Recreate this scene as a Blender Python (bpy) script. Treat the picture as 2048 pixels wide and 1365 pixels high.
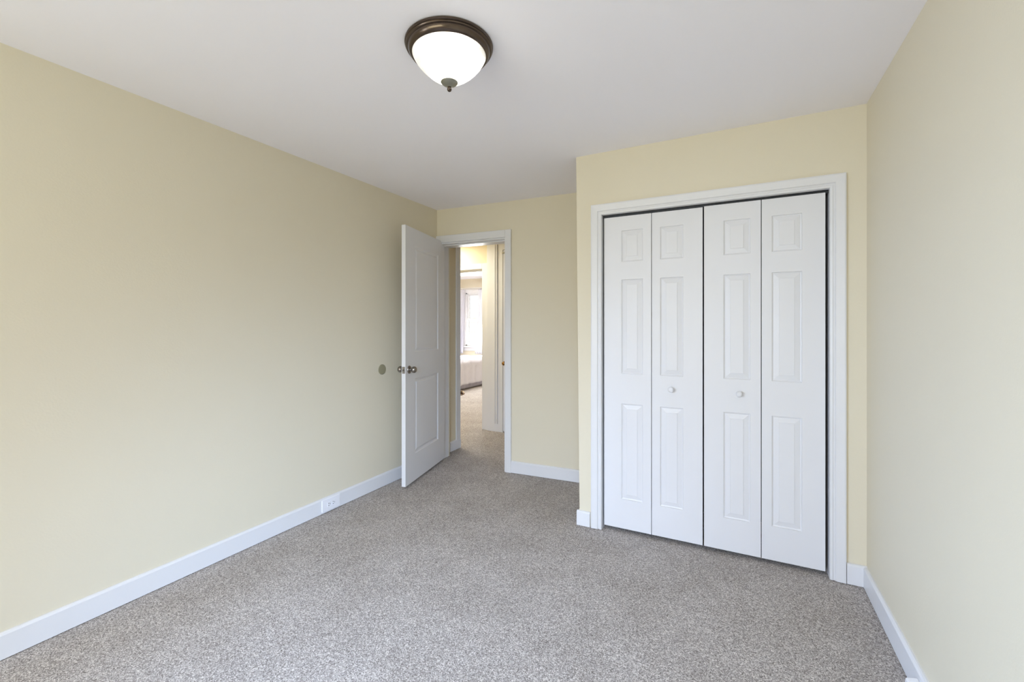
import bpy, bmesh, math, random
from mathutils import Vector, Matrix, noise
random.seed(7)
PI = math.pi
for o in list(bpy.data.objects):
    bpy.data.objects.remove(o, do_unlink=True)
S = bpy.context.scene
COL = S.collection

# ------------------------------------------------------------------ camera
cam_d = bpy.data.cameras.new('camera')
cam = bpy.data.objects.new('camera', cam_d); COL.objects.link(cam)
FPX, CY = 871.93, 651.19
cam_d.sensor_width = 36.0; cam_d.sensor_fit = 'HORIZONTAL'
cam_d.lens = 36.0 * FPX / 2048.0
cam_d.shift_y = (CY - 682.5) / 2048.0
cam_d.clip_start = 0.02; cam_d.clip_end = 100
cam.location = (0, 0, 1.33)
cam.rotation_euler = (PI / 2, 0, 0.476)
S.camera = cam

# ------------------------------------------------------------------ world, exposure
S.view_settings.view_transform = 'Standard'
S.view_settings.look = 'None'
S.view_settings.gamma = 1.0
S.view_settings.exposure = 0.12
S.view_settings.use_curve_mapping = False
S.cycles.max_bounces = 12
S.cycles.diffuse_bounces = 8
S.cycles.glossy_bounces = 4
S.cycles.transparent_max_bounces = 12
S.cycles.sample_clamp_indirect = 6.0
S.cycles.use_denoising = True
W = bpy.data.worlds.new('daylight_sky'); S.world = W; W.use_nodes = True
bgn = W.node_tree.nodes['Background']
bgn.inputs[0].default_value = (0.88, 0.90, 1.0, 1)
bgn.inputs[1].default_value = 1.4

def aim(v):
    return Vector(v).to_track_quat('-Z', 'Y').to_euler()
def area(name, loc, rot, sx, sy, power, colour, spread=PI):
    d = bpy.data.lights.new(name, 'AREA'); d.shape = 'RECTANGLE'; d.size = sx; d.size_y = sy
    d.energy = power; d.color = colour; d.spread = spread
    o = bpy.data.objects.new(name, d); COL.objects.link(o); o.location = loc; o.rotation_euler = rot
    return o
sund = bpy.data.lights.new('sun', 'SUN'); sund.energy = 7.5; sund.angle = math.radians(1.0); sund.color = (1.0, 0.97, 0.92)
sun = bpy.data.objects.new('sun', sund); COL.objects.link(sun); sun.location = (2, -4, 8); sun.rotation_euler = aim((-0.08, 0.42, -1.0))
# daylight entering by the rear windows; the side and west ones are added
RY = -2.38; XLW = -2.585
area('window_daylight', (-1.75, RY, 1.42), aim((-0.05, 1.0, -0.48)), 1.15, 1.15, 2.6, (0.78, 0.747, 1), math.radians(70))
area('window_daylight_2', (-0.35, RY, 1.42), aim((0.05, 1.0, -0.48)), 1.15, 1.15, 2.6, (0.78, 0.747, 1), math.radians(70))
area('window_bounce', (-1.05, RY, 1.42), aim((0.0, 1.0, 0.25)), 2.4, 1.15, 45.5, (0.999, 1, 0.789))
area('side_fill_light', (0.57, -1.3, 1.42), aim((-0.68, 1.0, -0.56)), 1.15, 1.15, 33.8, (0.50, 0.68, 1), math.radians(60))  # added fill for the open door and the low left wall
area('west_fill_light', (XLW, -1.3, 1.42), aim((1.0, 0.9, -0.60)), 1.15, 1.15, 41.0, (0.42, 0.62, 1), math.radians(80))  # added fill to brighten the right wall
area('west_fill_bounce', (XLW, -1.3, 1.42), aim((1.0, 0.1, 0.25)), 1.15, 1.15, 22.5, (0.947, 0.991, 1))  # upward part of the same added fill
# daylight entering the far bedroom, plus added fill under the bedroom and hall ceilings
area('bedroom_daylight', (-5.3, 8.78, 1.5), aim((0.25, -1.0, -0.35)), 0.8, 1.2, 103.7, (0.984, 1, 0.984))
area('bedroom_ceiling_fill', (-5.6, 6.9, 2.40), (0, 0, 0), 1.6, 1.6, 42.5, (1, 0.976, 0.896))
area('hall_fill_light', (-3.4, 4.35, 2.38), (0, 0, 0), 0.4, 0.4, 18.0, (1, 0.955, 0.795))

# ------------------------------------------------------------------ materials
def srgb(r, g, b):
    f = lambda c: (c / 255 / 12.92) if c / 255 <= 0.04045 else ((c / 255 + 0.055) / 1.055) ** 2.4
    return (f(r), f(g), f(b), 1)
def mat(name, col, rough=0.6, metal=0.0, noise_amt=0.0, nscale=6.0, bump=0.0, bscale=200.0, bdist=0.001, spec=0.5):
    m = bpy.data.materials.new(name); m.use_nodes = True
    nt = m.node_tree; b = nt.nodes['Principled BSDF']
    b.inputs['Base Color'].default_value = col
    b.inputs['Roughness'].default_value = rough
    b.inputs['Metallic'].default_value = metal
    b.inputs['Specular IOR Level'].default_value = spec
    tc = nt.nodes.new('ShaderNodeTexCoord')
    if noise_amt > 0:
        n = nt.nodes.new('ShaderNodeTexNoise'); n.inputs['Scale'].default_value = nscale; n.inputs['Detail'].default_value = 4
        nt.links.new(tc.outputs['Object'], n.inputs['Vector'])
        mx = nt.nodes.new('ShaderNodeMix'); mx.data_type = 'RGBA'
        mx.inputs[6].default_value = tuple(c * (1 - noise_amt) for c in col[:3]) + (1,)
        mx.inputs[7].default_value = tuple(min(1, c * (1 + noise_amt)) for c in col[:3]) + (1,)
        nt.links.new(n.outputs['Fac'], mx.inputs[0]); nt.links.new(mx.outputs[2], b.inputs['Base Color'])
    if bump > 0:
        n = nt.nodes.new('ShaderNodeTexNoise'); n.inputs['Scale'].default_value = bscale; n.inputs['Detail'].default_value = 3
        nt.links.new(tc.outputs['Object'], n.inputs['Vector'])
        bp = nt.nodes.new('ShaderNodeBump'); bp.inputs['Strength'].default_value = bump; bp.inputs['Distance'].default_value = bdist
        nt.links.new(n.outputs['Fac'], bp.inputs['Height']); nt.links.new(bp.outputs['Normal'], b.inputs['Normal'])
    return m
M_wall = mat('cream_wall_paint', srgb(218, 210, 189), 0.55, noise_amt=0.015, nscale=1.5, bump=0.25, bscale=120, bdist=0.0015, spec=0.35)
M_hallwall = mat('tan_hall_paint', srgb(222, 210, 182), 0.6, noise_amt=0.015, nscale=2, bump=0.2, bscale=120, bdist=0.001, spec=0.3)
M_ceil = mat('white_ceiling_paint', srgb(242, 240, 245), 0.8, noise_amt=0.01, nscale=1.2, bump=0.2, bscale=90, bdist=0.001, spec=0.2)
M_trim = mat('white_trim_paint', srgb(220, 220, 222), 0.35, noise_amt=0.01, nscale=8, bump=0.1, bscale=60, bdist=0.0006)
M_door = mat('white_door_paint', srgb(220, 220, 223), 0.42, noise_amt=0.01, nscale=5, bump=0.15, bscale=160, bdist=0.0006)
M_hidden = mat('shaded_closet_interior', srgb(70, 74, 82), 0.8, noise_amt=0.05, nscale=4)  # closet shade put into the wall colour
M_metal = mat('brushed_nickel', srgb(150, 144, 138), 0.28, metal=1.0, noise_amt=0.08, nscale=60)
M_brass = mat('aged_brass', srgb(150, 112, 62), 0.25, metal=1.0, noise_amt=0.12, nscale=40)
M_bronze = mat('oil_rubbed_bronze', srgb(92, 80, 71), 0.24, metal=0.9, noise_amt=0.25, nscale=14)
M_pewter = mat('pewter_cap', srgb(150, 148, 136), 0.4, metal=0.8, noise_amt=0.1, nscale=30)
M_plastic = mat('white_plastic', srgb(232, 232, 236), 0.3, noise_amt=0.01, nscale=20)
M_dark = mat('dark_slot', srgb(60, 58, 62), 0.6, noise_amt=0.05, nscale=30)
M_bumper = mat('olive_bumper_vinyl', srgb(150, 144, 118), 0.6, noise_amt=0.05, nscale=60, bump=0.2, bscale=400)
M_track = mat('darkened_steel_track', srgb(52, 54, 58), 0.4, metal=0.7, noise_amt=0.1, nscale=30)  # steel darkened to stand for the shade in the gap over the doors
M_quilt = mat('white_quilt_cotton', srgb(226, 226, 238), 0.9, noise_amt=0.03, nscale=10, bump=0.6, bscale=45, bdist=0.01)
M_skirt = mat('lilac_grey_bed_skirt', srgb(190, 188, 204), 0.9, noise_amt=0.06, nscale=8, bump=0.3, bscale=60, bdist=0.004)
M_siding = mat('white_vinyl_siding', srgb(240, 240, 240), 0.6, noise_amt=0.02, nscale=3)
M_slip = mat('cream_slipper_fabric', srgb(205, 186, 160), 0.9, noise_amt=0.1, nscale=40, bump=0.3, bscale=300)
M_sole = mat('brown_slipper_sole', srgb(90, 66, 48), 0.8, noise_amt=0.1, nscale=40)

# sheer curtain cloth
M_sheer = bpy.data.materials.new('sheer_white_curtain'); M_sheer.use_nodes = True
nt = M_sheer.node_tree; nt.nodes.clear()
out = nt.nodes.new('ShaderNodeOutputMaterial')
df = nt.nodes.new('ShaderNodeBsdfDiffuse'); df.inputs[0].default_value = srgb(240, 240, 246)
tl = nt.nodes.new('ShaderNodeBsdfTranslucent'); tl.inputs[0].default_value = srgb(240, 240, 246)
tr = nt.nodes.new('ShaderNodeBsdfTransparent')
m1 = nt.nodes.new('ShaderNodeMixShader'); m1.inputs[0].default_value = 0.5
m2 = nt.nodes.new('ShaderNodeMixShader'); 
tc = nt.nodes.new('ShaderNodeTexCoord'); wv = nt.nodes.new('ShaderNodeTexNoise'); wv.inputs['Scale'].default_value = 220
mr = nt.nodes.new('ShaderNodeMapRange'); mr.inputs['To Min'].default_value = 0.08; mr.inputs['To Max'].default_value = 0.30
nt.links.new(tc.outputs['Object'], wv.inputs['Vector']); nt.links.new(wv.outputs['Fac'], mr.inputs['Value']); nt.links.new(mr.outputs[0], m2.inputs[0])
nt.links.new(df.outputs[0], m1.inputs[1]); nt.links.new(tl.outputs[0], m1.inputs[2])
nt.links.new(m1.outputs[0], m2.inputs[1]); nt.links.new(tr.outputs[0], m2.inputs[2]); nt.links.new(m2.outputs[0], out.inputs[0])

# window glass
M_glass = bpy.data.materials.new('window_glass'); M_glass.use_nodes = True
nt = M_glass.node_tree; nt.nodes.clear()
out = nt.nodes.new('ShaderNodeOutputMaterial'); tr = nt.nodes.new('ShaderNodeBsdfTransparent'); gl = nt.nodes.new('ShaderNodeBsdfGlossy')
gl.inputs['Roughness'].default_value = 0.02; fr = nt.nodes.new('ShaderNodeFresnel'); fr.inputs[0].default_value = 1.3
mx = nt.nodes.new('ShaderNodeMixShader')
nt.links.new(fr.outputs[0], mx.inputs[0]); nt.links.new(tr.outputs[0], mx.inputs[1]); nt.links.new(gl.outputs[0], mx.inputs[2]); nt.links.new(mx.outputs[0], out.inputs[0])

# carpet: speckled short pile with blotches where the pile lies another way
M_carpet = bpy.data.materials.new('grey_cut_pile_carpet'); M_carpet.use_nodes = True
nt = M_carpet.node_tree; b = nt.nodes['Principled BSDF']; b.inputs['Roughness'].default_value = 0.95; b.inputs['Specular IOR Level'].default_value = 0.1
tc = nt.nodes.new('ShaderNodeTexCoord')
def tnoise(scale, detail=2, rough=0.5):
    n = nt.nodes.new('ShaderNodeTexNoise'); n.inputs['Scale'].default_value = scale; n.inputs['Detail'].default_value = detail; n.inputs['Roughness'].default_value = rough
    nt.links.new(tc.outputs['Object'], n.inputs['Vector']); return n
def ramp(src, stops):
    r = nt.nodes.new('ShaderNodeValToRGB'); e = r.color_ramp.elements
    while len(e) < len(stops): e.new(0.5)
    for k, (p, c) in enumerate(stops): e[k].position = p; e[k].color = c
    nt.links.new(src, r.inputs[0]); return r
vo = nt.nodes.new('ShaderNodeTexVoronoi'); vo.inputs['Scale'].default_value = 300; nt.links.new(tc.outputs['Object'], vo.inputs['Vector'])
n0 = tnoise(420, 2, 0.6)
sp = nt.nodes.new('ShaderNodeSeparateColor'); nt.links.new(vo.outputs['Color'], sp.inputs[0])
n1 = nt.nodes.new('ShaderNodeMix'); n1.data_type = 'FLOAT'; n1.inputs[0].default_value = 0.45
nt.links.new(sp.outputs[0], n1.inputs[2]); nt.links.new(n0.outputs['Fac'], n1.inputs[3])
r1 = ramp(n1.outputs[0], [(0.20, srgb(108, 101, 97)), (0.38, srgb(160, 153, 149)), (0.60, srgb(187, 180, 175)), (0.80, srgb(238, 232, 226))])
n2 = tnoise(3.2, 5, 0.62)
r2 = ramp(n2.outputs['Fac'], [(0.38, (0.88, 0.87, 0.86, 1)), (0.60, (1.0, 1.0, 1.0, 1))])
n3 = tnoise(45, 3, 0.6)
r3 = ramp(n3.outputs['Fac'], [(0.35, (0.90, 0.895, 0.89, 1)), (0.65, (1.0, 1.0, 1.0, 1))])
ma = nt.nodes.new('ShaderNodeMix'); ma.data_type = 'RGBA'; ma.blend_type = 'MULTIPLY'; ma.inputs[0].default_value = 1
mb = nt.nodes.new('ShaderNodeMix'); mb.data_type = 'RGBA'; mb.blend_type = 'MULTIPLY'; mb.inputs[0].default_value = 1
nt.links.new(r1.outputs[0], ma.inputs[6]); nt.links.new(r2.outputs[0], ma.inputs[7])
nt.links.new(ma.outputs[2], mb.inputs[6]); nt.links.new(r3.outputs[0], mb.inputs[7]); nt.links.new(mb.outputs[2], b.inputs['Base Color'])
bp = nt.nodes.new('ShaderNodeBump'); bp.inputs['Strength'].default_value = 0.5; bp.inputs['Distance'].default_value = 0.004
nt.links.new(n1.outputs[0], bp.inputs['Height']); nt.links.new(bp.outputs['Normal'], b.inputs['Normal'])

# alabaster glass of the lit ceiling lamp
M_lamp = bpy.data.materials.new('lit_alabaster_glass'); M_lamp.use_nodes = True
nt = M_lamp.node_tree; b = nt.nodes['Principled BSDF']; b.inputs['Roughness'].default_value = 0.15
b.inputs['Base Color'].default_value = srgb(240, 236, 230)
tc = nt.nodes.new('ShaderNodeTexCoord')
n1 = nt.nodes.new('ShaderNodeTexNoise'); n1.inputs['Scale'].default_value = 9; n1.inputs['Detail'].default_value = 5; n1.inputs['Distortion'].default_value = 1.6
nt.links.new(tc.outputs['Object'], n1.inputs['Vector'])
rr = nt.nodes.new('ShaderNodeMapRange'); rr.inputs['From Min'].default_value = 0.03; rr.inputs['From Max'].default_value = 0.15
rr.inputs['To Min'].default_value = 1.0; rr.inputs['To Max'].default_value = 0.0
pw = nt.nodes.new('ShaderNodeMath'); pw.operation = 'POWER'; pw.inputs[1].default_value = 2.2
mu = nt.nodes.new('ShaderNodeMath'); mu.operation = 'MULTIPLY_ADD'; mu.inputs[1].default_value = 22.0; mu.inputs[2].default_value = 0.38
nt.links.new(rr.outputs[0], pw.inputs[0]); nt.links.new(pw.outputs[0], mu.inputs[0])
vd = nt.nodes.new('ShaderNodeVectorMath'); vd.operation = 'DISTANCE'; vd.inputs[1].default_value = (0.045, -0.01, -0.10)
nt.links.new(tc.outputs['Object'], vd.inputs[0])
sw = nt.nodes.new('ShaderNodeMapRange'); sw.inputs['From Min'].default_value = 0.35; sw.inputs['From Max'].default_value = 0.62; sw.inputs['To Min'].default_value = -0.02; sw.inputs['To Max'].default_value = 0.03
ad = nt.nodes.new('ShaderNodeMath'); ad.operation = 'ADD'
nt.links.new(n1.outputs['Fac'], sw.inputs['Value']); nt.links.new(vd.outputs['Value'], ad.inputs[0]); nt.links.new(sw.outputs[0], ad.inputs[1])
nt.links.new(ad.outputs[0], rr.inputs['Value']); nt.links.new(mu.outputs[0], b.inputs['Emission Strength'])
cr = nt.nodes.new('ShaderNodeMix'); cr.data_type = 'RGBA'; cr.inputs[6].default_value = (1.0, 0.98, 0.94, 1); cr.inputs[7].default_value = (1.0, 0.965, 0.85, 1)
r0 = nt.nodes.new('ShaderNodeMapRange'); r0.inputs['From Min'].default_value = 0.40; r0.inputs['From Max'].default_value = 0.50
nt.links.new(n1.outputs['Fac'], r0.inputs['Value']); nt.links.new(r0.outputs[0], cr.inputs[0]); nt.links.new(cr.outputs[2], b.inputs['Emission Color'])

# ------------------------------------------------------------------ mesh helpers
def add_box(bm, x0, x1, y0, y1, z0, z1, bev=0.0, seg=1):
    g = bmesh.ops.create_cube(bm, size=1.0)
    vs = g['verts']
    for v in vs:
        v.co = Vector(((x0 + x1) / 2 + v.co.x * (x1 - x0), (y0 + y1) / 2 + v.co.y * (y1 - y0), (z0 + z1) / 2 + v.co.z * (z1 - z0)))
    if bev > 0:
        es = list({e for v in vs for e in v.link_edges})
        bmesh.ops.bevel(bm, geom=es, offset=bev, segments=seg, affect='EDGES', clamp_overlap=True)
def box_bm(*a, **k):
    bm = bmesh.new(); add_box(bm, *a, **k); return bm
def add_prism(bm, pts, z0, z1):
    lo = [bm.verts.new((p[0], p[1], z0)) for p in pts]; hi = [bm.verts.new((p[0], p[1], z1)) for p in pts]
    n = len(pts); bm.faces.new(lo[::-1]); bm.faces.new(hi)
    for i in range(n): bm.faces.new((lo[i], lo[(i + 1) % n], hi[(i + 1) % n], hi[i]))
def add_lathe(bm, prof, n=48, M=Matrix.Identity(4), close=False):
    rings = []
    for r, z in prof:
        if r < 1e-6: rings.append([bm.verts.new(M @ Vector((0, 0, z)))])
        else: rings.append([bm.verts.new(M @ Vector((r * math.cos(2 * PI * i / n), r * math.sin(2 * PI * i / n), z))) for i in range(n)])
    prs = list(zip(rings, rings[1:])) + ([(rings[-1], rings[0])] if close else [])
    for a, c in prs:
        for i in range(n):
            j = (i + 1) % n
            if len(a) == 1 and len(c) == 1: continue
            if len(a) == 1: bm.faces.new((a[0], c[i], c[j]))
            elif len(c) == 1: bm.faces.new((a[i], a[j], c[0]))
            else: bm.faces.new((a[i], a[j], c[j], c[i]))
def add_extrude(bm, prof, axis_from, axis_to, right, up):
    """sweep a 2D profile (a, b) -> right*a + up*b from one point to another"""
    A, B, R, U = map(Vector, (axis_from, axis_to, right, up))
    a = [bm.verts.new(A + R * p[0] + U * p[1]) for p in prof]; c = [bm.verts.new(B + R * p[0] + U * p[1]) for p in prof]
    n = len(prof); bm.faces.new(a[::-1]); bm.faces.new(c)
    for i in range(n): bm.faces.new((a[i], a[(i + 1) % n], c[(i + 1) % n], c[i]))
def obj(name, bm, m, parent=None, smooth=False, loc=None, rot=None):
    bmesh.ops.recalc_face_normals(bm, faces=bm.faces[:])
    me = bpy.data.meshes.new(name); bm.to_mesh(me); bm.free(); me.materials.append(m)
    if smooth:
        for p in me.polygons: p.use_smooth = True
        me.set_sharp_from_angle(angle=math.radians(40))
    o = bpy.data.objects.new(name, me); COL.objects.link(o)
    if loc: o.location = loc
    if rot: o.rotation_euler = rot
    if parent: o.parent = parent
    return o
def tag(o, label, cat, group=None, kind=None):
    o['label'] = label; o['category'] = cat
    if group: o['group'] = group
    if kind: o['kind'] = kind
    return o
def empty(name, loc=(0, 0, 0), rz=0.0):
    o = bpy.data.objects.new(name, None); COL.objects.link(o); o.location = loc; o.rotation_euler = (0, 0, rz); o.empty_display_size = 0.1
    return o
def struct(o, label, cat): return tag(o, label, cat, kind='structure')

def door_slab(w, h, t, panels, rings, xsplit=True):
    """slab x 0..w, y 0..t, z 0..h with moulded panels on both faces; rings: (inset, depth)"""
    bm = bmesh.new()
    xs = sorted({0.0, w} | {p[0] for p in panels} | {p[1] for p in panels})
    zs = sorted({0.0, h} | {p[2] for p in panels} | {p[3] for p in panels})
    def ispanel(xa, xb, za, zb):
        return any(p[0] - 1e-6 <= xa and xb <= p[1] + 1e-6 and p[2] - 1e-6 <= za and zb <= p[3] + 1e-6 for p in panels)
    for side in (0, 1):
        Y = 0.0 if side == 0 else t; sg = 1 if side == 0 else -1
        for i in range(len(xs) - 1):
            for j in range(len(zs) - 1):
                if ispanel(xs[i], xs[i + 1], zs[j], zs[j + 1]): continue
                bm.faces.new([bm.verts.new((x, Y, z)) for x, z in ((xs[i], zs[j]), (xs[i + 1], zs[j]), (xs[i + 1], zs[j + 1]), (xs[i], zs[j + 1]))])
        for (x0, x1, z0, z1) in panels:
            prev = None
            for ins, dep in rings:
                cur = [bm.verts.new((x, Y + sg * dep, z)) for x, z in ((x0 + ins, z0 + ins), (x1 - ins, z0 + ins), (x1 - ins, z1 - ins), (x0 + ins, z1 - ins))]
                if prev:
                    for k in range(4): bm.faces.new((prev[k], prev[(k + 1) % 4], cur[(k + 1) % 4], cur[k]))
                prev = cur
            bm.faces.new(prev)
    for a in range(len(zs) - 1):
        for X in (0, w): bm.faces.new([bm.verts.new(c) for c in ((X, 0, zs[a]), (X, t, zs[a]), (X, t, zs[a + 1]), (X, 0, zs[a + 1]))])
    for a in range(len(xs) - 1):
        for Z in (0, h): bm.faces.new([bm.verts.new(c) for c in ((xs[a], 0, Z), (xs[a], t, Z), (xs[a + 1], t, Z), (xs[a + 1], 0, Z))])
    bmesh.ops.remove_doubles(bm, verts=bm.verts[:], dist=1e-5)
    return bm

# ------------------------------------------------------------------ the room
XL, XR, YC, XC, H = -2.602, 0.586, 2.79, -0.956, 2.4553
YB0, SB = 3.448, 0.0617            # the end wall starts at (XL, YB0) and runs slightly askew
YW = -2.42                          # wall behind the camera
AB = math.atan(SB)
def yb(x): return YB0 + SB * (x - XL)

floor = obj('floor', box_bm(-7.3, 1.2, -2.6, 9.3, -0.12, 0.0), M_carpet); struct(floor, 'grey speckled cut pile carpet running through the bedroom and hall', 'carpet')
ceil = obj('ceiling', box_bm(-7.3, 1.2, -2.6, 9.3, H, H + 0.12), M_ceil); struct(ceil, 'plain white painted ceiling', 'ceiling')
bm = bmesh.new()
add_box(bm, XL - 0.12, XL, -0.70, 3.66, 0, H); add_box(bm, XL - 0.12, XL, YW, -1.90, 0, H); add_box(bm, XL - 0.12, XL, -1.90, -0.70, 0, 0.80); add_box(bm, XL - 0.12, XL, -1.90, -0.70, 2.05, H)
o = obj('wall_left', bm, M_wall); struct(o, 'long cream painted wall on the left', 'wall')
bm = bmesh.new()
add_box(bm, XR, XR + 0.12, -0.70, YC + 0.9, 0, H); add_box(bm, XR, XR + 0.12, YW, -1.90, 0, H); add_box(bm, XR, XR + 0.12, -1.90, -0.70, 0, 0.80); add_box(bm, XR, XR + 0.12, -1.90, -0.70, 2.05, H)
o = obj('wall_right', bm, M_wall); struct(o, 'cream painted wall on the right edge', 'wall')

# wall behind the camera with two windows
bm = bmesh.new()
WZ0, WZ1 = 0.80, 2.05; wins = [(-2.35, -1.15), (-0.95, 0.25)]
add_box(bm, XL, XR, YW - 0.14, YW, 0, WZ0); add_box(bm, XL, XR, YW - 0.14, YW, WZ1, H)
for xa, xb in ((XL, -2.35), (-1.15, -0.95), (0.25, XR)): add_box(bm, xa, xb, YW - 0.14, YW, WZ0, WZ1)
o = obj('wall_rear', bm, M_wall); struct(o, 'cream painted wall behind the camera with two windows', 'wall')
def window(n, x0, x1, y, z0, z1, facing, label):
    """double hung sash window in an opening; facing = +1 when the room lies towards +y"""
    r = empty('window_%d' % n, ((x0 + x1) / 2, y, z0)); struct(r, label, 'window')
    w = (x1 - x0) / 2; h = z1 - z0; f = facing
    def B(bm, a, b2, c, d, e, g, bev=0.0): add_box(bm, a, b2, min(c * f, d * f), max(c * f, d * f), e, g, bev)
    bm = bmesh.new()
    B(bm, -w, -w + 0.03, -0.11, 0, 0, h); B(bm, w - 0.03, w, -0.11, 0, 0, h); B(bm, -w, w, -0.11, 0, h - 0.03, h); B(bm, -w, w, -0.11, 0, 0, 0.03)
    obj('window_frame', bm, M_trim, r)
    bm = bmesh.new()
    B(bm, -w - 0.09, -w, 0, 0.02, -0.02, h + 0.09, 0.004); B(bm, w, w + 0.09, 0, 0.02, -0.02, h + 0.09, 0.004); B(bm, -w, w, 0, 0.02, h, h + 0.09, 0.004)
    obj('casing', bm, M_trim, r)
    bm = bmesh.new(); B(bm, -w - 0.12, w + 0.12, 0, 0.06, -0.03, 0.0, 0.005); obj('window_sill', bm, M_trim, r)
    bm = bmesh.new(); B(bm, -w - 0.09, w + 0.09, 0, 0.018, -0.12, -0.03, 0.004); obj('apron', bm, M_trim, r)
    mid = h * 0.51
    for nm, za, zb, ya, yb2 in (('upper_sash', mid - 0.02, h - 0.03, -0.075, -0.045), ('lower_sash', 0.03, mid + 0.02, -0.045, -0.015)):
        bm = bmesh.new(); s = 0.04
        B(bm, -w + 0.03, -w + 0.03 + s, ya, yb2, za, zb); B(bm, w - 0.03 - s, w - 0.03, ya, yb2, za, zb)
        B(bm, -w + 0.03 + s, w - 0.03 - s, ya, yb2, za, za + s); B(bm, -w + 0.03 + s, w - 0.03 - s, ya, yb2, zb - s, zb)
        sh = obj(nm, bm, M_trim, r)
        bm = bmesh.new(); B(bm, -w + 0.03 + s, w - 0.03 - s, (ya + yb2) / 2 - 0.002, (ya + yb2) / 2 + 0.002, za + s, zb - s)
        obj('pane', bm, M_glass, sh)
    return r
window(2, wins[0][0], wins[0][1], YW, WZ0, WZ1, 1, 'left sash window in the wall behind the camera')
window(3, wins[1][0], wins[1][1], YW, WZ0, WZ1, 1, 'right sash window in the wall behind the camera')

r4 = window(4, -0.60, 0.60, 0, WZ0, WZ1, 1, 'unseen sash window added in the right wall behind the camera')
r4.location = (XR, -1.30, WZ0); r4.rotation_euler = (0, 0, PI / 2)  # added as the source of the side fill

r5 = window(5, -0.60, 0.60, 0, WZ0, WZ1, 1, 'unseen sash window added in the left wall behind the camera')
r5.location = (XL, -1.30, WZ0); r5.rotation_euler = (0, 0, -PI / 2)  # added as the source of the west fill

# closet front wall with its opening; its outer corner leans a little
OX0, OX1, OZ = -0.785, 0.436, 2.052
bm = bmesh.new()
def hexa(bm, pts):
    v = [bm.verts.new(p) for p in pts]
    for f in ((0, 3, 2, 1), (4, 5, 6, 7), (0, 1, 5, 4), (1, 2, 6, 5), (2, 3, 7, 6), (3, 0, 4, 7)): bm.faces.new([v[i] for i in f])
xb_, xt_ = -0.931, -0.955
xm_ = xb_ + (xt_ - xb_) * OZ / H
hexa(bm, [(xb_, YC, 0), (OX0, YC, 0), (OX0, YC + 0.12, 0), (xb_, YC + 0.12, 0), (xm_, YC, OZ), (OX0, YC, OZ), (OX0, YC + 0.12, OZ), (xm_, YC + 0.12, OZ)])
hexa(bm, [(xm_, YC, OZ), (XR, YC, OZ), (XR, YC + 0.12, OZ), (xm_, YC + 0.12, OZ), (xt_, YC, H), (XR, YC, H), (XR, YC + 0.12, H), (xt_, YC + 0.12, H)])
add_box(bm, OX1, XR, YC, YC + 0.12, 0, OZ)
o = obj('wall_closet', bm, M_wall); struct(o, 'cream painted wall around the closet doors', 'wall')
bm = bmesh.new()
ye = yb(xb_)
hexa(bm, [(xb_, YC + 0.12, 0), (xb_ + 0.10, YC + 0.12, 0), (xb_ + 0.10, ye, 0), (xb_, ye, 0), (xt_, YC + 0.12, H), (xt_ + 0.10, YC + 0.12, H), (xt_ + 0.10, ye, H), (xt_, ye, H)])
o = obj('wall_closet_side', bm, M_wall); struct(o, 'short side wall of the closet facing the open door', 'wall')
# closet interior shell
bm = bmesh.new()
add_box(bm, xb_ + 0.11, XR - 0.001, YC + 0.60, YC + 0.64, 0.0, H)
o = obj('wall_closet_back', bm, M_hidden); struct(o, 'wall at the back of the closet, coloured dark for shade', 'wall')

# end wall (slightly askew) with the doorway, local frame along the wall
L = (xb_ + 0.10 - XL) / math.cos(AB)
DX0, DX1, DZ, DT = 0.012, 0.745, 2.135, 0.21    # doorway from the left corner, head height, wall thickness
bm = bmesh.new()
add_box(bm, DX1, L, 0, DT, 0, DZ); add_box(bm, 0.0, L, 0, DT, DZ, H)
o = obj('wall_end', bm, M_wall, loc=(XL, YB0, 0), rot=(0, 0, AB)); struct(o, 'cream painted end wall with the doorway to the hall', 'wall')
# doorway lining and casing
r = empty('trim_1', (XL, YB0, 0), AB); struct(r, 'white painted casing and jambs around the hall doorway', 'door frame')
bm = bmesh.new()
add_box(bm, DX1 - 0.018, DX1, -0.002, DT + 0.002, 0, DZ - 0.018); add_box(bm, 0.0, 0.012, 0.02, DT, 0, DZ - 0.018); add_box(bm, 0.0, DX1, -0.002, DT + 0.002, DZ - 0.018, DZ)
obj('jamb', bm, M_trim, r)
bm = bmesh.new()
add_box(bm, DX1 - 0.028, DX1 - 0.018, 0.05, 0.085, 0, DZ - 0.028); add_box(bm, 0.012, DX1 - 0.018, 0.05, 0.085, DZ - 0.028, DZ - 0.018)
obj('door_stop', bm, M_trim, r)
bm = bmesh.new()
add_box(bm, DX1 - 0.006, DX1 + 0.052, -0.020, 0.0, 0.0, DZ + 0.062, 0.003); obj('casing', bm, M_trim, r)
bm = bmesh.new()
add_box(bm, 0.0, DX1 - 0.006, -0.020, 0.0, DZ - 0.006, DZ + 0.062, 0.003); obj('head_casing', bm, M_trim, r)

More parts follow.
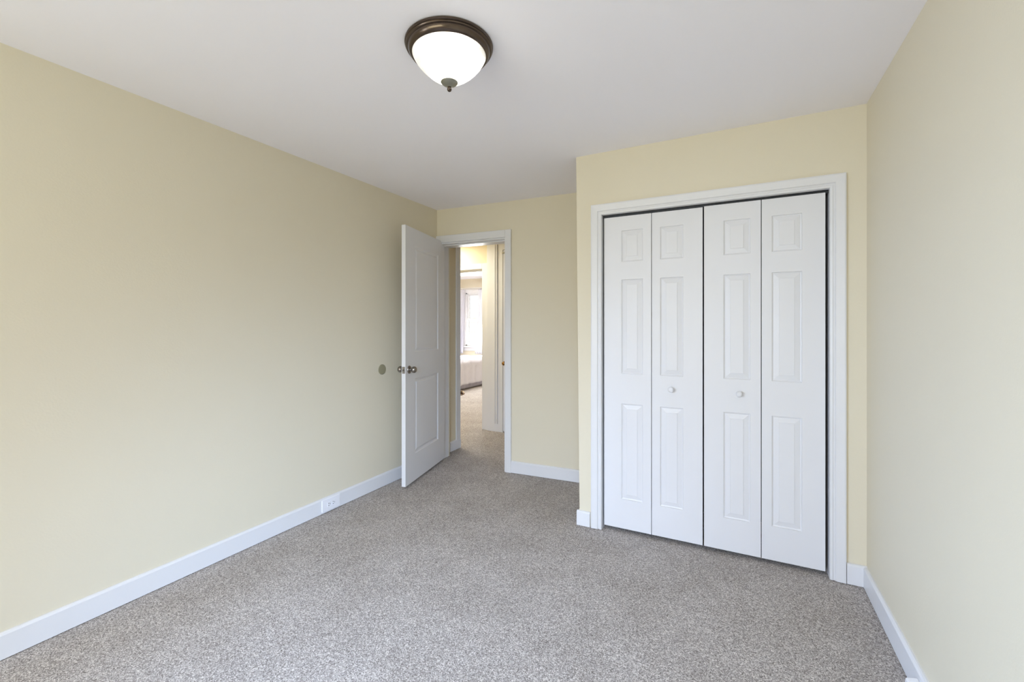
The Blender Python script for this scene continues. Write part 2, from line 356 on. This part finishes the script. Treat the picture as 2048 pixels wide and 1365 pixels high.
# ------------------------------------------------------------------ baseboards
def base_prof(t=0.016, h=0.108):
    return [(0, 0.004), (t, 0.004), (t, h - 0.010), (t - 0.005, h - 0.003), (t - 0.010, h), (0, h)]
def baseboard(name, a, b2, out, label, h=0.108):
    bm = bmesh.new(); add_extrude(bm, base_prof(h=h), a, b2, out, (0, 0, 1))
    o = obj(name, bm, M_trim); struct(o, label, 'baseboard'); return o
baseboard('baseboard_left', (XL, YW, 0), (XL, YB0 - 0.03, 0), (1, 0, 0), 'white baseboard along the long left wall')
baseboard('baseboard_right', (XR, YW, 0), (XR, YC - 0.016, 0), (-1, 0, 0), 'white baseboard along the right wall')
cx_, sx_ = math.cos(AB), math.sin(AB)
def el(s): return (XL + s * cx_, YB0 + s * sx_, 0)
baseboard('baseboard_end', el(DX1 + 0.052), el(L - 0.12), (sx_, -cx_, 0), 'white baseboard right of the hall doorway')
baseboard('baseboard_closet_right', (0.503, YC, 0), (XR, YC, 0), (0, -1, 0), 'short white baseboard right of the closet')
baseboard('baseboard_closet_left', (xb_ - 0.016, YC, 0), (-0.857, YC, 0), (0, -1, 0), 'short white baseboard left of the closet', 0.100)
baseboard('baseboard_closet_side', (xb_, YC, 0), (xb_, yb(xb_) - 0.02, 0), (-1, 0, 0), 'white baseboard on the closet side wall', 0.100)
baseboard('baseboard_rear', (XL + 0.016, YW, 0), (XR - 0.016, YW, 0), (0, 1, 0), 'white baseboard on the wall behind the camera')

# ------------------------------------------------------------------ closet casing, track and bifold doors
r = empty('trim_2', ((OX0 + OX1) / 2, YC, 0)); struct(r, 'white moulded casing around the closet opening', 'door frame')
cxm = (OX0 + OX1) / 2
hw = (OX1 - OX0) / 2
cas = [(0, 0), (0, 0.010), (0.010, 0.013), (0.013, 0.009), (0.020, 0.009), (0.024, 0.016), (0.060, 0.019), (0.067, 0.017), (0.067, 0)]   # (distance out, thickness)
def casing(sign):
    bm = bmesh.new()
    add_extrude(bm, cas, (sign * (hw - 0.003), 0, 0.004), (sign * (hw - 0.003), 0, OZ - 0.003), (sign, 0, 0), (0, -1, 0))
    # mitre: slide the top ends outward in proportion
    for v in bm.verts:
        if v.co.z > 1: v.co.z += abs(v.co.x) - (hw - 0.003)
    return obj('casing', bm, M_trim, r)
casing(-1); casing(1)
bm = bmesh.new()
add_extrude(bm, cas, (-(hw - 0.003), 0, OZ - 0.003), (hw - 0.003, 0, OZ - 0.003), (0, 0, 1), (0, -1, 0))
for v in bm.verts:
    d = v.co.z - (OZ - 0.003); v.co.x += d * (1 if v.co.x > 0 else -1)
obj('head_casing', bm, M_trim, r)
bm = bmesh.new()
add_box(bm, -hw, -hw + 0.004, 0, 0.12, 0, OZ); add_box(bm, hw - 0.004, hw, 0, 0.12, 0, OZ); add_box(bm, -hw, hw, 0, 0.12, OZ - 0.004, OZ)
obj('jamb', bm, M_trim, r)
DY = YC + 0.022      # face of the bifold doors
bm = bmesh.new()
add_box(bm, OX0 + 0.006, OX1 - 0.006, DY + 0.004, DY + 0.008, OZ - 0.022, OZ - 0.004); add_box(bm, OX0 + 0.006, OX1 - 0.006, DY + 0.026, DY + 0.030, OZ - 0.022, OZ - 0.004); add_box(bm, OX0 + 0.006, OX1 - 0.006, DY + 0.004, DY + 0.030, OZ - 0.007, OZ - 0.004)
o = obj('bifold_track', bm, M_track); tag(o, 'metal track above the white closet doors, darkened for the shaded gap', 'door track')

# raised panel moulding of the closet doors
rr_ = [(0, 0), (0.002, 0.006), (0.008, 0.0085), (0.012, 0.0075), (0.034, 0.0030), (0.0348, 0.0006)]
ZB, ZT = 0.026, 2.030
PZ = [(0.213, 0.828), (1.020, 1.624), (1.738, 1.938)]
leafs = [(-0.771, -0.474, -0.658, -0.524), (-0.470, -0.180, -0.420, -0.287), (-0.172, 0.120, -0.068, 0.068), (0.124, 0.417, 0.173, 0.314)]
def knob_bm(prof, n=32):   # lathe whose axis points to -y
    bm = bmesh.new(); add_lathe(bm, prof, n, Matrix.Rotation(PI / 2, 4, 'X')); return bm
kprof = [(0, 0.0), (0.010, 0.0), (0.0085, 0.004), (0.008, 0.010), (0.012, 0.015), (0.0165, 0.019), (0.017, 0.023), (0.0145, 0.027), (0.008, 0.0295), (0, 0.030)]
for di, (n, ls, lab, kx) in enumerate(((2, leafs[:2], 'left pair of white six panel bifold closet doors', -0.355), (3, leafs[2:], 'right pair of white six panel bifold closet doors', 0.012))):
    X0 = ls[0][0]
    r = empty('door_%d' % n, (X0, DY, 0)); struct(r, lab, 'closet door')
    for li, (a, b2, pa, pb) in enumerate(ls):
        bm = door_slab(b2 - a, ZT - ZB + (0.004 if n == 3 else 0), 0.030, [(pa - a, pb - a, z0 - ZB, z1 - ZB) for z0, z1 in PZ], rr_)
        lf = obj('door_leaf', bm, M_door, r, loc=(a - X0, 0, ZB))
        if (n == 2 and li == 1) or (n == 3 and li == 0):
            obj('door_knob', knob_bm(kprof), M_door, lf, smooth=True, loc=(kx - a, 0, 0.939 - ZB))
    # top pivot pin by the jamb
    px_ = 0.03 if n == 2 else ls[1][1] - X0 - 0.045
    bm = bmesh.new(); add_lathe(bm, [(0, 0), (0.005, 0), (0.005, 0.016), (0, 0.016)], 16); obj('pivot_pin', bm, M_track, r, smooth=True, loc=(px_, 0.015, ZT + (0.004 if n == 3 else 0)))

# ------------------------------------------------------------------ the open passage door
TH = math.radians(103.016)
DL = 0.795; DB, DTOP = 0.020, 2.146
r = empty('door_1', (-2.382, 2.740, 0), TH); struct(r, 'open white two panel door swung in against the left wall', 'door')
pr_ = [(0, 0), (0.006, 0.006), (0.016, 0.009), (0.026, 0.007), (0.036, 0.002), (0.046, 0.0015)]
bm = door_slab(DL, DTOP - DB, 0.034, [(0.165, 0.645, 0.245 - DB, 0.880 - DB), (0.165, 0.645, 1.100 - DB, 2.000 - DB)], pr_)
slab = obj('door_leaf', bm, M_door, r, loc=(0, 0, DB))
dk = [(0, 0), (0.033, 0.0), (0.033, 0.004), (0.029, 0.009), (0.014, 0.012), (0.012, 0.022), (0.014, 0.026), (0.024, 0.032), (0.027, 0.042), (0.0265, 0.052), (0.021, 0.061), (0.011, 0.066), (0, 0.067)]
KZ = 0.966
k = obj('door_knob', knob_bm(dk, 40), M_metal, r, smooth=True, loc=(0.062, 0, KZ)); k['label'] = 'brushed metal door knob'
k = obj('door_knob', knob_bm(dk, 40), M_metal, r, smooth=True, loc=(0.062, 0.034, KZ), rot=(0, 0, PI))
bm = box_bm(-0.0015, 0.0005, 0.005, 0.029, KZ - 0.028, KZ + 0.028, bev=0.0006)
lp = obj('latch_plate', bm, M_metal, r); lp['label'] = 'small metal latch plate on the door edge'
bm = bmesh.new(); add_prism(bm, [(-0.011, 0.012), (-0.0015, 0.012), (-0.0015, 0.024), (-0.004, 0.024)], KZ - 0.008, KZ + 0.008); obj('latch_bolt', bm, M_metal, lp)
for hz in (0.28, 1.08, 1.90):
    bm = bmesh.new(); add_lathe(bm, [(0, 0), (0.005, 0), (0.005, 0.09), (0, 0.09)], 14); add_box(bm, -0.03, 0, 0.0, 0.002, 0, 0.09)
    obj('hinge', bm, M_metal, r, loc=(DL + 0.003, 0.036, hz))

# ------------------------------------------------------------------ ceiling lamp
LC = (-1.028, 1.444, H)
lamp = empty('ceiling_light', LC); tag(lamp, 'lit flush mount ceiling light, bronze ring around a white alabaster glass bowl', 'ceiling light')
bm = bmesh.new()
add_lathe(bm, [(0.160, 0.0), (0.173, -0.0005), (0.176, -0.004), (0.175, -0.009), (0.171, -0.011), (0.172, -0.015), (0.170, -0.018), (0.164, -0.0195), (0.1635, -0.023), (0.161, -0.030), (0.156, -0.037), (0.150, -0.041), (0.147, -0.041), (0.146, -0.035), (0.150, -0.02), (0.150, 0.0)], 96, close=True)
obj('canopy_ring', bm, M_bronze, lamp, smooth=True)
bm = bmesh.new()
add_lathe(bm, [(0.1465, -0.030), (0.1465, -0.040), (0.142, -0.050), (0.133, -0.065), (0.119, -0.082), (0.101, -0.100), (0.082, -0.116), (0.060, -0.131), (0.038, -0.142), (0.018, -0.149), (0, -0.150)], 96)
obj('glass_shade', bm, M_lamp, lamp, smooth=True)
bm = bmesh.new()
add_lathe(bm, [(0, -0.150), (0.020, -0.1485), (0.034, -0.1445), (0.0345, -0.148), (0.028, -0.1545), (0.018, -0.159), (0.009, -0.162), (0.0065, -0.164), (0.006, -0.166), (0, -0.166)], 48)
obj('shade_cap', bm, M_pewter, lamp, smooth=True)
bm = bmesh.new()
add_lathe(bm, [(0, -0.164), (0.0075, -0.165), (0.008, -0.167), (0.0065, -0.169), (0.009, -0.172), (0.0092, -0.176), (0.0075, -0.181), (0.004, -0.184), (0, -0.185)], 32)
obj('finial', bm, M_bronze, lamp, smooth=True)

# ------------------------------------------------------------------ wall bumper and outlets
bm = bmesh.new(); add_lathe(bm, [(0, 0), (0.043, 0), (0.043, 0.003), (0.040, 0.005), (0, 0.006)], 14, Matrix.Rotation(PI / 2, 4, 'Y'))
o = obj('wall_bumper', bm, M_bumper, loc=(XL, 2.706, 0.966)); tag(o, 'round olive grey door knob bumper stuck on the left wall', 'wall bumper')

r = empty('electrical_outlet', (XL + 0.015, 2.18, 0.066)); tag(r, 'white duplex outlet box set in the baseboard of the left wall', 'outlet')
obj('cover_plate', box_bm(0, 0.009, -0.078, 0.078, -0.052, 0.034, bev=0.003, seg=2), M_plastic, r)
for s in (-0.019, 0.019):
    rc = obj('receptacle', box_bm(0.008, 0.0115, s - 0.0165, s + 0.0165, -0.026, 0.008, bev=0.002), M_plastic, r)
    bm = bmesh.new(); add_box(bm, 0.011, 0.0122, s - 0.009, s + 0.001, -0.003, 0.000); add_box(bm, 0.011, 0.0122, s - 0.009, s + 0.001, -0.017, -0.014)
    add_box(bm, 0.011, 0.0122, s + 0.006, s + 0.010, -0.011, -0.006)
    obj('slot', bm, M_dark, rc)

r = empty('outlet_box', (XR - 0.016, 1.98, 0.045)); tag(r, 'white outlet box on the right baseboard, cut off at the bottom of the photo', 'outlet box')
bm = bmesh.new()
hexa(bm, [(-0.042, -0.16, -0.041), (0, -0.16, -0.041), (0, 0.055, -0.041), (-0.042, 0.055, -0.041), (-0.034, -0.16, 0.028), (0, -0.16, 0.036), (0, 0.050, 0.036), (-0.034, 0.050, 0.028)])
bmesh.ops.bevel(bm, geom=bm.edges[:], offset=0.003, segments=2, affect='EDGES')
obj('cover', bm, M_plastic, r)

# ------------------------------------------------------------------ hall
YH = 4.79                         # far side wall of the hall
HX = -2.677                       # wall stub left of the doorway
o = obj('wall_hall_left', box_bm(-4.6, HX, 3.66, 3.948, 0, H), M_hallwall); struct(o, 'narrow tan painted hall wall seen through the doorway', 'wall')
o = obj('trim_3', box_bm(HX, HX + 0.012, 3.872, 3.952, 0.1, 2.2, bev=0.003), M_trim); struct(o, 'white casing on the end of the tan hall wall', 'trim')
baseboard('baseboard_hall', (HX, 3.69, 0), (HX, 3.952, 0), (1, 0, 0), 'white baseboard of the narrow tan hall wall', 0.104)
o = obj('wall_hall_side', box_bm(-4.72, -4.6, 3.66, YH, 0, H), M_hallwall); struct(o, 'hall end wall beyond the bedroom doorway', 'wall')
BX0, BX1, BZ = -3.72, -2.887, 2.055
bm = bmesh.new()
add_box(bm, -7.2, BX0, YH, YH + 0.12, 0, H); add_box(bm, BX1, 0.7, YH, YH + 0.12, 0, H); add_box(bm, BX0, BX1, YH, YH + 0.12, BZ, H)
o = obj('wall_hall_far', bm, M_hallwall); struct(o, 'cream painted hall wall above the far bedroom doorway', 'wall')
r = empty('trim_4', ((BX0 + BX1) / 2, YH, 0)); struct(r, 'white casing around the far bedroom doorway', 'door frame')
w2 = (BX1 - BX0) / 2
bm = bmesh.new(); add_box(bm, w2 - 0.004, w2 + 0.074, -0.02, 0, 0, BZ + 0.068, 0.003); obj('casing', bm, M_trim, r)
bm = bmesh.new(); add_box(bm, -w2 - 0.074, -w2 + 0.004, -0.02, 0, 0, BZ + 0.068, 0.003); obj('casing', bm, M_trim, r)
bm = bmesh.new(); add_box(bm, -w2 + 0.004, w2 - 0.004, -0.02, 0, BZ - 0.004, BZ + 0.068, 0.003); obj('head_casing', bm, M_trim, r)
bm = bmesh.new(); add_box(bm, -w2, w2, 0, 0.12, BZ - 0.015, BZ); add_box(bm, -w2, w2, 0.04, 0.075, BZ - 0.028, BZ - 0.015); add_box(bm, w2 - 0.012, w2, 0, 0.12, 0, BZ - 0.015); add_box(bm, -w2, -w2 + 0.012, 0, 0.12, 0, BZ - 0.015)
obj('jamb', bm, M_trim, r)
# white linen cupboard right of the far doorway, under a soffit
o = obj('wall_hall_soffit', box_bm(-2.813, 0.6, 4.20, YH, 2.352, H), M_hallwall); struct(o, 'tan hall soffit over the white linen cupboard', 'soffit')
cp = empty('linen_cupboard', (-2.2, YH, 0)); tag(cp, 'white built-in hall cupboard glimpsed at the right of the far doorway', 'cupboard')
bm = bmesh.new()
add_box(bm, -0.613 + 0.002, -0.385, -0.03, 0, 0.0, 2.352); add_box(bm, 0.30, 0.40, -0.03, 0, 0, 2.352); add_box(bm, -0.385, 0.30, -0.03, 0, 2.27, 2.352)
obj('face_frame', bm, M_trim, cp)
bm = bmesh.new()
add_extrude(bm, [(0, 0), (0, 0.012), (0.008, 0.016), (0.014, 0.008), (0.026, 0.008), (0.032, 0.014), (0.04, 0.012), (0.04, 0)], (-0.497, -0.03, 0.10), (-0.497, -0.03, 2.345), (1, 0, 0), (0, -1, 0))
obj('moulding', bm, M_trim, cp)
dr = obj('cupboard_door', door_slab(0.675, 2.25, 0.022, [(0.07, 0.60, 0.12, 0.90), (0.07, 0.60, 1.05, 2.10)], pr_), M_door, cp, loc=(-0.380, -0.026, 0.015))
kb = obj('knob', knob_bm([(p * 0.9, q * 0.9) for p, q in dk], 32), M_brass, dr, smooth=True, loc=(0.03, 0, 0.845)); kb['label'] = 'round brass knob'
lt = obj('latch', box_bm(-0.01, 0.045, -0.012, 0, 2.205, 2.225, bev=0.003), M_pewter, dr); lt['label'] = 'small grey latch near the top'
# closing walls out of sight
o = obj('wall_hall_right', box_bm(0.6, 0.7, 3.70, YH, 0, H), M_hallwall); struct(o, 'hall wall at the far right end, out of sight', 'wall')

# ------------------------------------------------------------------ far bedroom
YF = 8.95
bm = bmesh.new()
WX0, WX1, FZ0, FZ1 = -5.88, -5.02, 0.83, 2.12
add_box(bm, -7.2, WX0, YF, YF + 0.14, 0, H); add_box(bm, WX1, -2.0, YF, YF + 0.14, 0, H); add_box(bm, WX0, WX1, YF, YF + 0.14, 0, FZ0); add_box(bm, WX0, WX1, YF, YF + 0.14, FZ1, H)
o = obj('wall_bedroom_window', bm, M_wall); struct(o, 'cream wall with the window at the back of the far bedroom', 'wall')
o = obj('wall_bedroom_left', box_bm(-7.3, -7.2, YH, YF + 0.14, 0, H), M_wall); struct(o, 'left wall of the far bedroom', 'wall')
o = obj('wall_bedroom_right', box_bm(-2.1, -2.0, YH + 0.12, YF + 0.14, 0, H), M_wall); struct(o, 'right wall of the far bedroom', 'wall')
window(1, WX0, WX1, YF, FZ0, FZ1, -1, 'bright white double hung window in the far bedroom')

def curtain(name, xa, xb, xa2, xb2, folds, label):
    """sheer panel hung at z 2.2; xa..xb at the top, xa2..xb2 at the bottom"""
    r = empty(name, ((xa + xb) / 2, YF - 0.10, 0.0)); tag(r, label, 'curtain', 'sheer curtains at the far bedroom window')
    bm = bmesh.new(); NX, NZ = folds * 10, 30; g = []
    for j in range(NZ + 1):
        t = j / NZ; row = []
        for i in range(NX + 1):
            s = i / NX
            x = (xa + (xb - xa) * s) * (1 - t) + (xa2 + (xb2 - xa2) * s) * t
            y = 0.022 * math.sin(s * folds * 2 * PI + 0.7 * math.sin(3 * t)) * (0.5 + 0.6 * t)
            row.append(bm.verts.new((x - (xa + xb) / 2, y, 2.20 - t * 1.55)))
        g.append(row)
    for j in range(NZ):
        for i in range(NX): bm.faces.new((g[j][i], g[j][i + 1], g[j + 1][i + 1], g[j + 1][i]))
    o = obj('curtain_panel', bm, M_sheer, r, smooth=True)
    md = o.modifiers.new('thickness', 'SOLIDIFY'); md.thickness = 0.0015
curtain('curtain', -6.12, -5.86, -6.10, -5.90, 7, 'sheer white curtain left of the far bedroom window')
curtain('curtain', -5.46, -4.90, -5.56, -4.95, 9, 'sheer white curtain right of the far bedroom window')
bm = bmesh.new(); add_lathe(bm, [(0, -0.68), (0.022, -0.68), (0.022, -0.665), (0.009, -0.66), (0.009, 0.66), (0.022, 0.665), (0.022, 0.68), (0, 0.68)], 20, Matrix.Rotation(PI / 2, 4, 'Y'))
add_box(bm, -0.655, -0.645, 0, 0.10, -0.008, 0.008); add_box(bm, 0.645, 0.655, 0, 0.10, -0.008, 0.008)
o = obj('curtain_rod', bm, M_trim, smooth=True, loc=(-5.45, YF - 0.10, 2.222)); tag(o, 'white curtain rod above the far bedroom window', 'curtain rod')

# bed: its long side faces the doorway
bed = empty('bed', (-5.95, 7.75, 0)); tag(bed, 'bed with a rumpled white quilt and lilac skirt in the far bedroom', 'bed')
hx, hy = 0.96, 0.80
obj('mattress', box_bm(-hx, hx - 0.03, -hy + 0.03, hy - 0.03, 0.30, 0.60, bev=0.05, seg=3), M_quilt, bed, smooth=True)
obj('bed_base', box_bm(-hx, hx - 0.05, -hy + 0.05, hy - 0.05, 0.02, 0.30, bev=0.01), M_skirt, bed)
def wavy_skirt(z0, z1, amp, off, m, nm, n=260, seed=0.0, zj=0.0):
    bm = bmesh.new(); pts = []
    per = [(-hx, -hy), (hx, -hy), (hx, hy), (-hx, hy)]
    for a in range(3):
        A, B = Vector(per[a]), Vector(per[a + 1])
        for i in range(n // 3):
            p = A.lerp(B, i / (n // 3)); nn = Vector(((B - A).y, -(B - A).x)).normalized()
            pts.append((p, nn))
    rows = []
    for j in range(9):
        t = j / 8; row = []
        for i, (p, nn) in enumerate(pts):
            wv = off + amp * t * (math.sin(i * 0.9 + seed) + 0.6 * math.sin(i * 0.37 + seed * 2))
            q = p + nn * wv; zz = z1 + (z0 - z1) * t + zj * t * math.sin(i * 0.31)
            row.append(bm.verts.new((q.x, q.y, zz)))
        rows.append(row)
    for j in range(8):
        for i in range(len(pts) - 1): bm.faces.new((rows[j][i], rows[j][i + 1], rows[j + 1][i + 1], rows[j + 1][i]))
    o = obj(nm, bm, m, bed, smooth=True); md = o.modifiers.new('thickness', 'SOLIDIFY'); md.thickness = 0.004
wavy_skirt(0.012, 0.31, 0.006, -0.035, M_skirt, 'bed_skirt', seed=1.0)
# quilt: one sheet over the top and hanging down on three sides
bm = bmesh.new(); NX, NY = 70, 64; g = []
ex = 0.50
for j in range(NY + 1):
    row = []
    for i in range(NX + 1):
        u = -hx + (2 * hx + ex) * i / NX; v = -hy - ex + (2 * hy + 2 * ex) * j / NY
        ox = max(0, u - hx + 0.02); oy = max(0, abs(v) - hy + 0.02)
        drop = max(ox, oy)
        x = min(u, hx - 0.02) + 0.03 * math.tanh(ox * 20); y = (1 if v > 0 else -1) * (min(abs(v), hy - 0.02) + 0.03 * math.tanh(oy * 20))
        wr = 0.018 * noise.noise(Vector((u * 5, v * 5, 1.3))) + 0.03 * noise.noise(Vector((u * 2.1, v * 2.1, 7)))
        z = 0.63 - drop * 1.0 + (wr if drop <= 0 else 0.02 * noise.noise(Vector((u * 6, v * 6, 3))))
        if drop > 0.05:
            a = 0.018 * math.sin((u if oy > ox else v) * 26) * min(1, drop * 3) + 0.01 * noise.noise(Vector((u * 9, v * 9, 2)))
            if ox >= oy: x += a + 0.012
            if oy >= ox: y += (a + 0.012) * (1 if v > 0 else -1)
        row.append(bm.verts.new((x, y, max(z, 0.10))))
    g.append(row)
for j in range(NY):
    for i in range(NX): bm.faces.new((g[j][i], g[j][i + 1], g[j + 1][i + 1], g[j + 1][i]))
o = obj('quilt', bm, M_quilt, bed, smooth=True); md = o.modifiers.new('thickness', 'SOLIDIFY'); md.thickness = 0.012; md.offset = 1
for s in (-0.38, 0.38):
    bm = bmesh.new(); bmesh.ops.create_uvsphere(bm, u_segments=28, v_segments=18, radius=1)
    for v in bm.verts:
        c = v.co; v.co = Vector((math.copysign(abs(c.x) ** 0.6, c.x) * 0.22, math.copysign(abs(c.y) ** 0.6, c.y) * 0.33, c.z * 0.08))
    obj('pillow', bm, M_quilt, bed, smooth=True, loc=(-0.68, s, 0.73))

# slipper on the carpet by the bed
sl = empty('slipper', (-4.70, 7.00, 0), math.radians(20)); tag(sl, 'cream slipper lying on the carpet before the bed', 'slipper')
pts = [(-0.035, -0.11), (0.03, -0.11), (0.042, 0.0), (0.045, 0.07), (0.028, 0.125), (0.0, 0.135), (-0.03, 0.115), (-0.043, 0.05), (-0.040, -0.03)]
bm = bmesh.new(); add_prism(bm, pts, 0.0, 0.014); obj('sole', bm, M_sole, sl)
bm = bmesh.new(); g = []
for j in range(9):
    y = -0.01 + 0.135 * j / 8; w_ = 0.044 * math.sqrt(max(0.02, 1 - max(0, (y - 0.03) / 0.10) ** 2)); row = []
    for i in range(13):
        a = PI * i / 12; row.append(bm.verts.new((w_ * math.cos(a), y, 0.012 + (0.058 - 0.18 * max(0, y)) * math.sin(a) ** 0.8)))
    g.append(row)
for j in range(8):
    for i in range(12): bm.faces.new((g[j][i], g[j][i + 1], g[j + 1][i + 1], g[j + 1][i]))
o = obj('slipper_upper', bm, M_slip, sl, smooth=True); md = o.modifiers.new('thickness', 'SOLIDIFY'); md.thickness = 0.004

# neighbouring house outside the far window: lapped siding
nh = empty('neighbour_house', (-6.5, 12.2, -0.12)); tag(nh, 'neighbouring house wall of white siding outside the far window', 'house')
bm = bmesh.new(); prof = [(0.0, 0.0)]
for i in range(34):
    z = i * 0.155; prof += [(0.012, z), (0.004, z + 0.153)]
prof += [(0.0, 34 * 0.155)]
add_extrude(bm, prof, (-4, 0, 0), (4, 0, 0), (0, -1, 0), (0, 0, 1)); add_box(bm, -4, 4, 0, 0.2, 0, 34 * 0.155)
obj('siding', bm, M_siding, nh)
bm = bmesh.new(); hexa(bm, [(-4.3, -0.4, 5.2), (4.3, -0.4, 5.2), (4.3, 2.2, 6.6), (-4.3, 2.2, 6.6), (-4.3, -0.4, 5.3), (4.3, -0.4, 5.3), (4.3, 2.2, 6.7), (-4.3, 2.2, 6.7)])
obj('roof', bm, M_track, nh)
o = obj('ground', box_bm(-14, 8, -12, 14, -0.30, -0.12), mat('lawn_green', srgb(110, 124, 82), 0.9, noise_amt=0.2, nscale=4)); struct(o, 'lawn outside the house', 'ground')
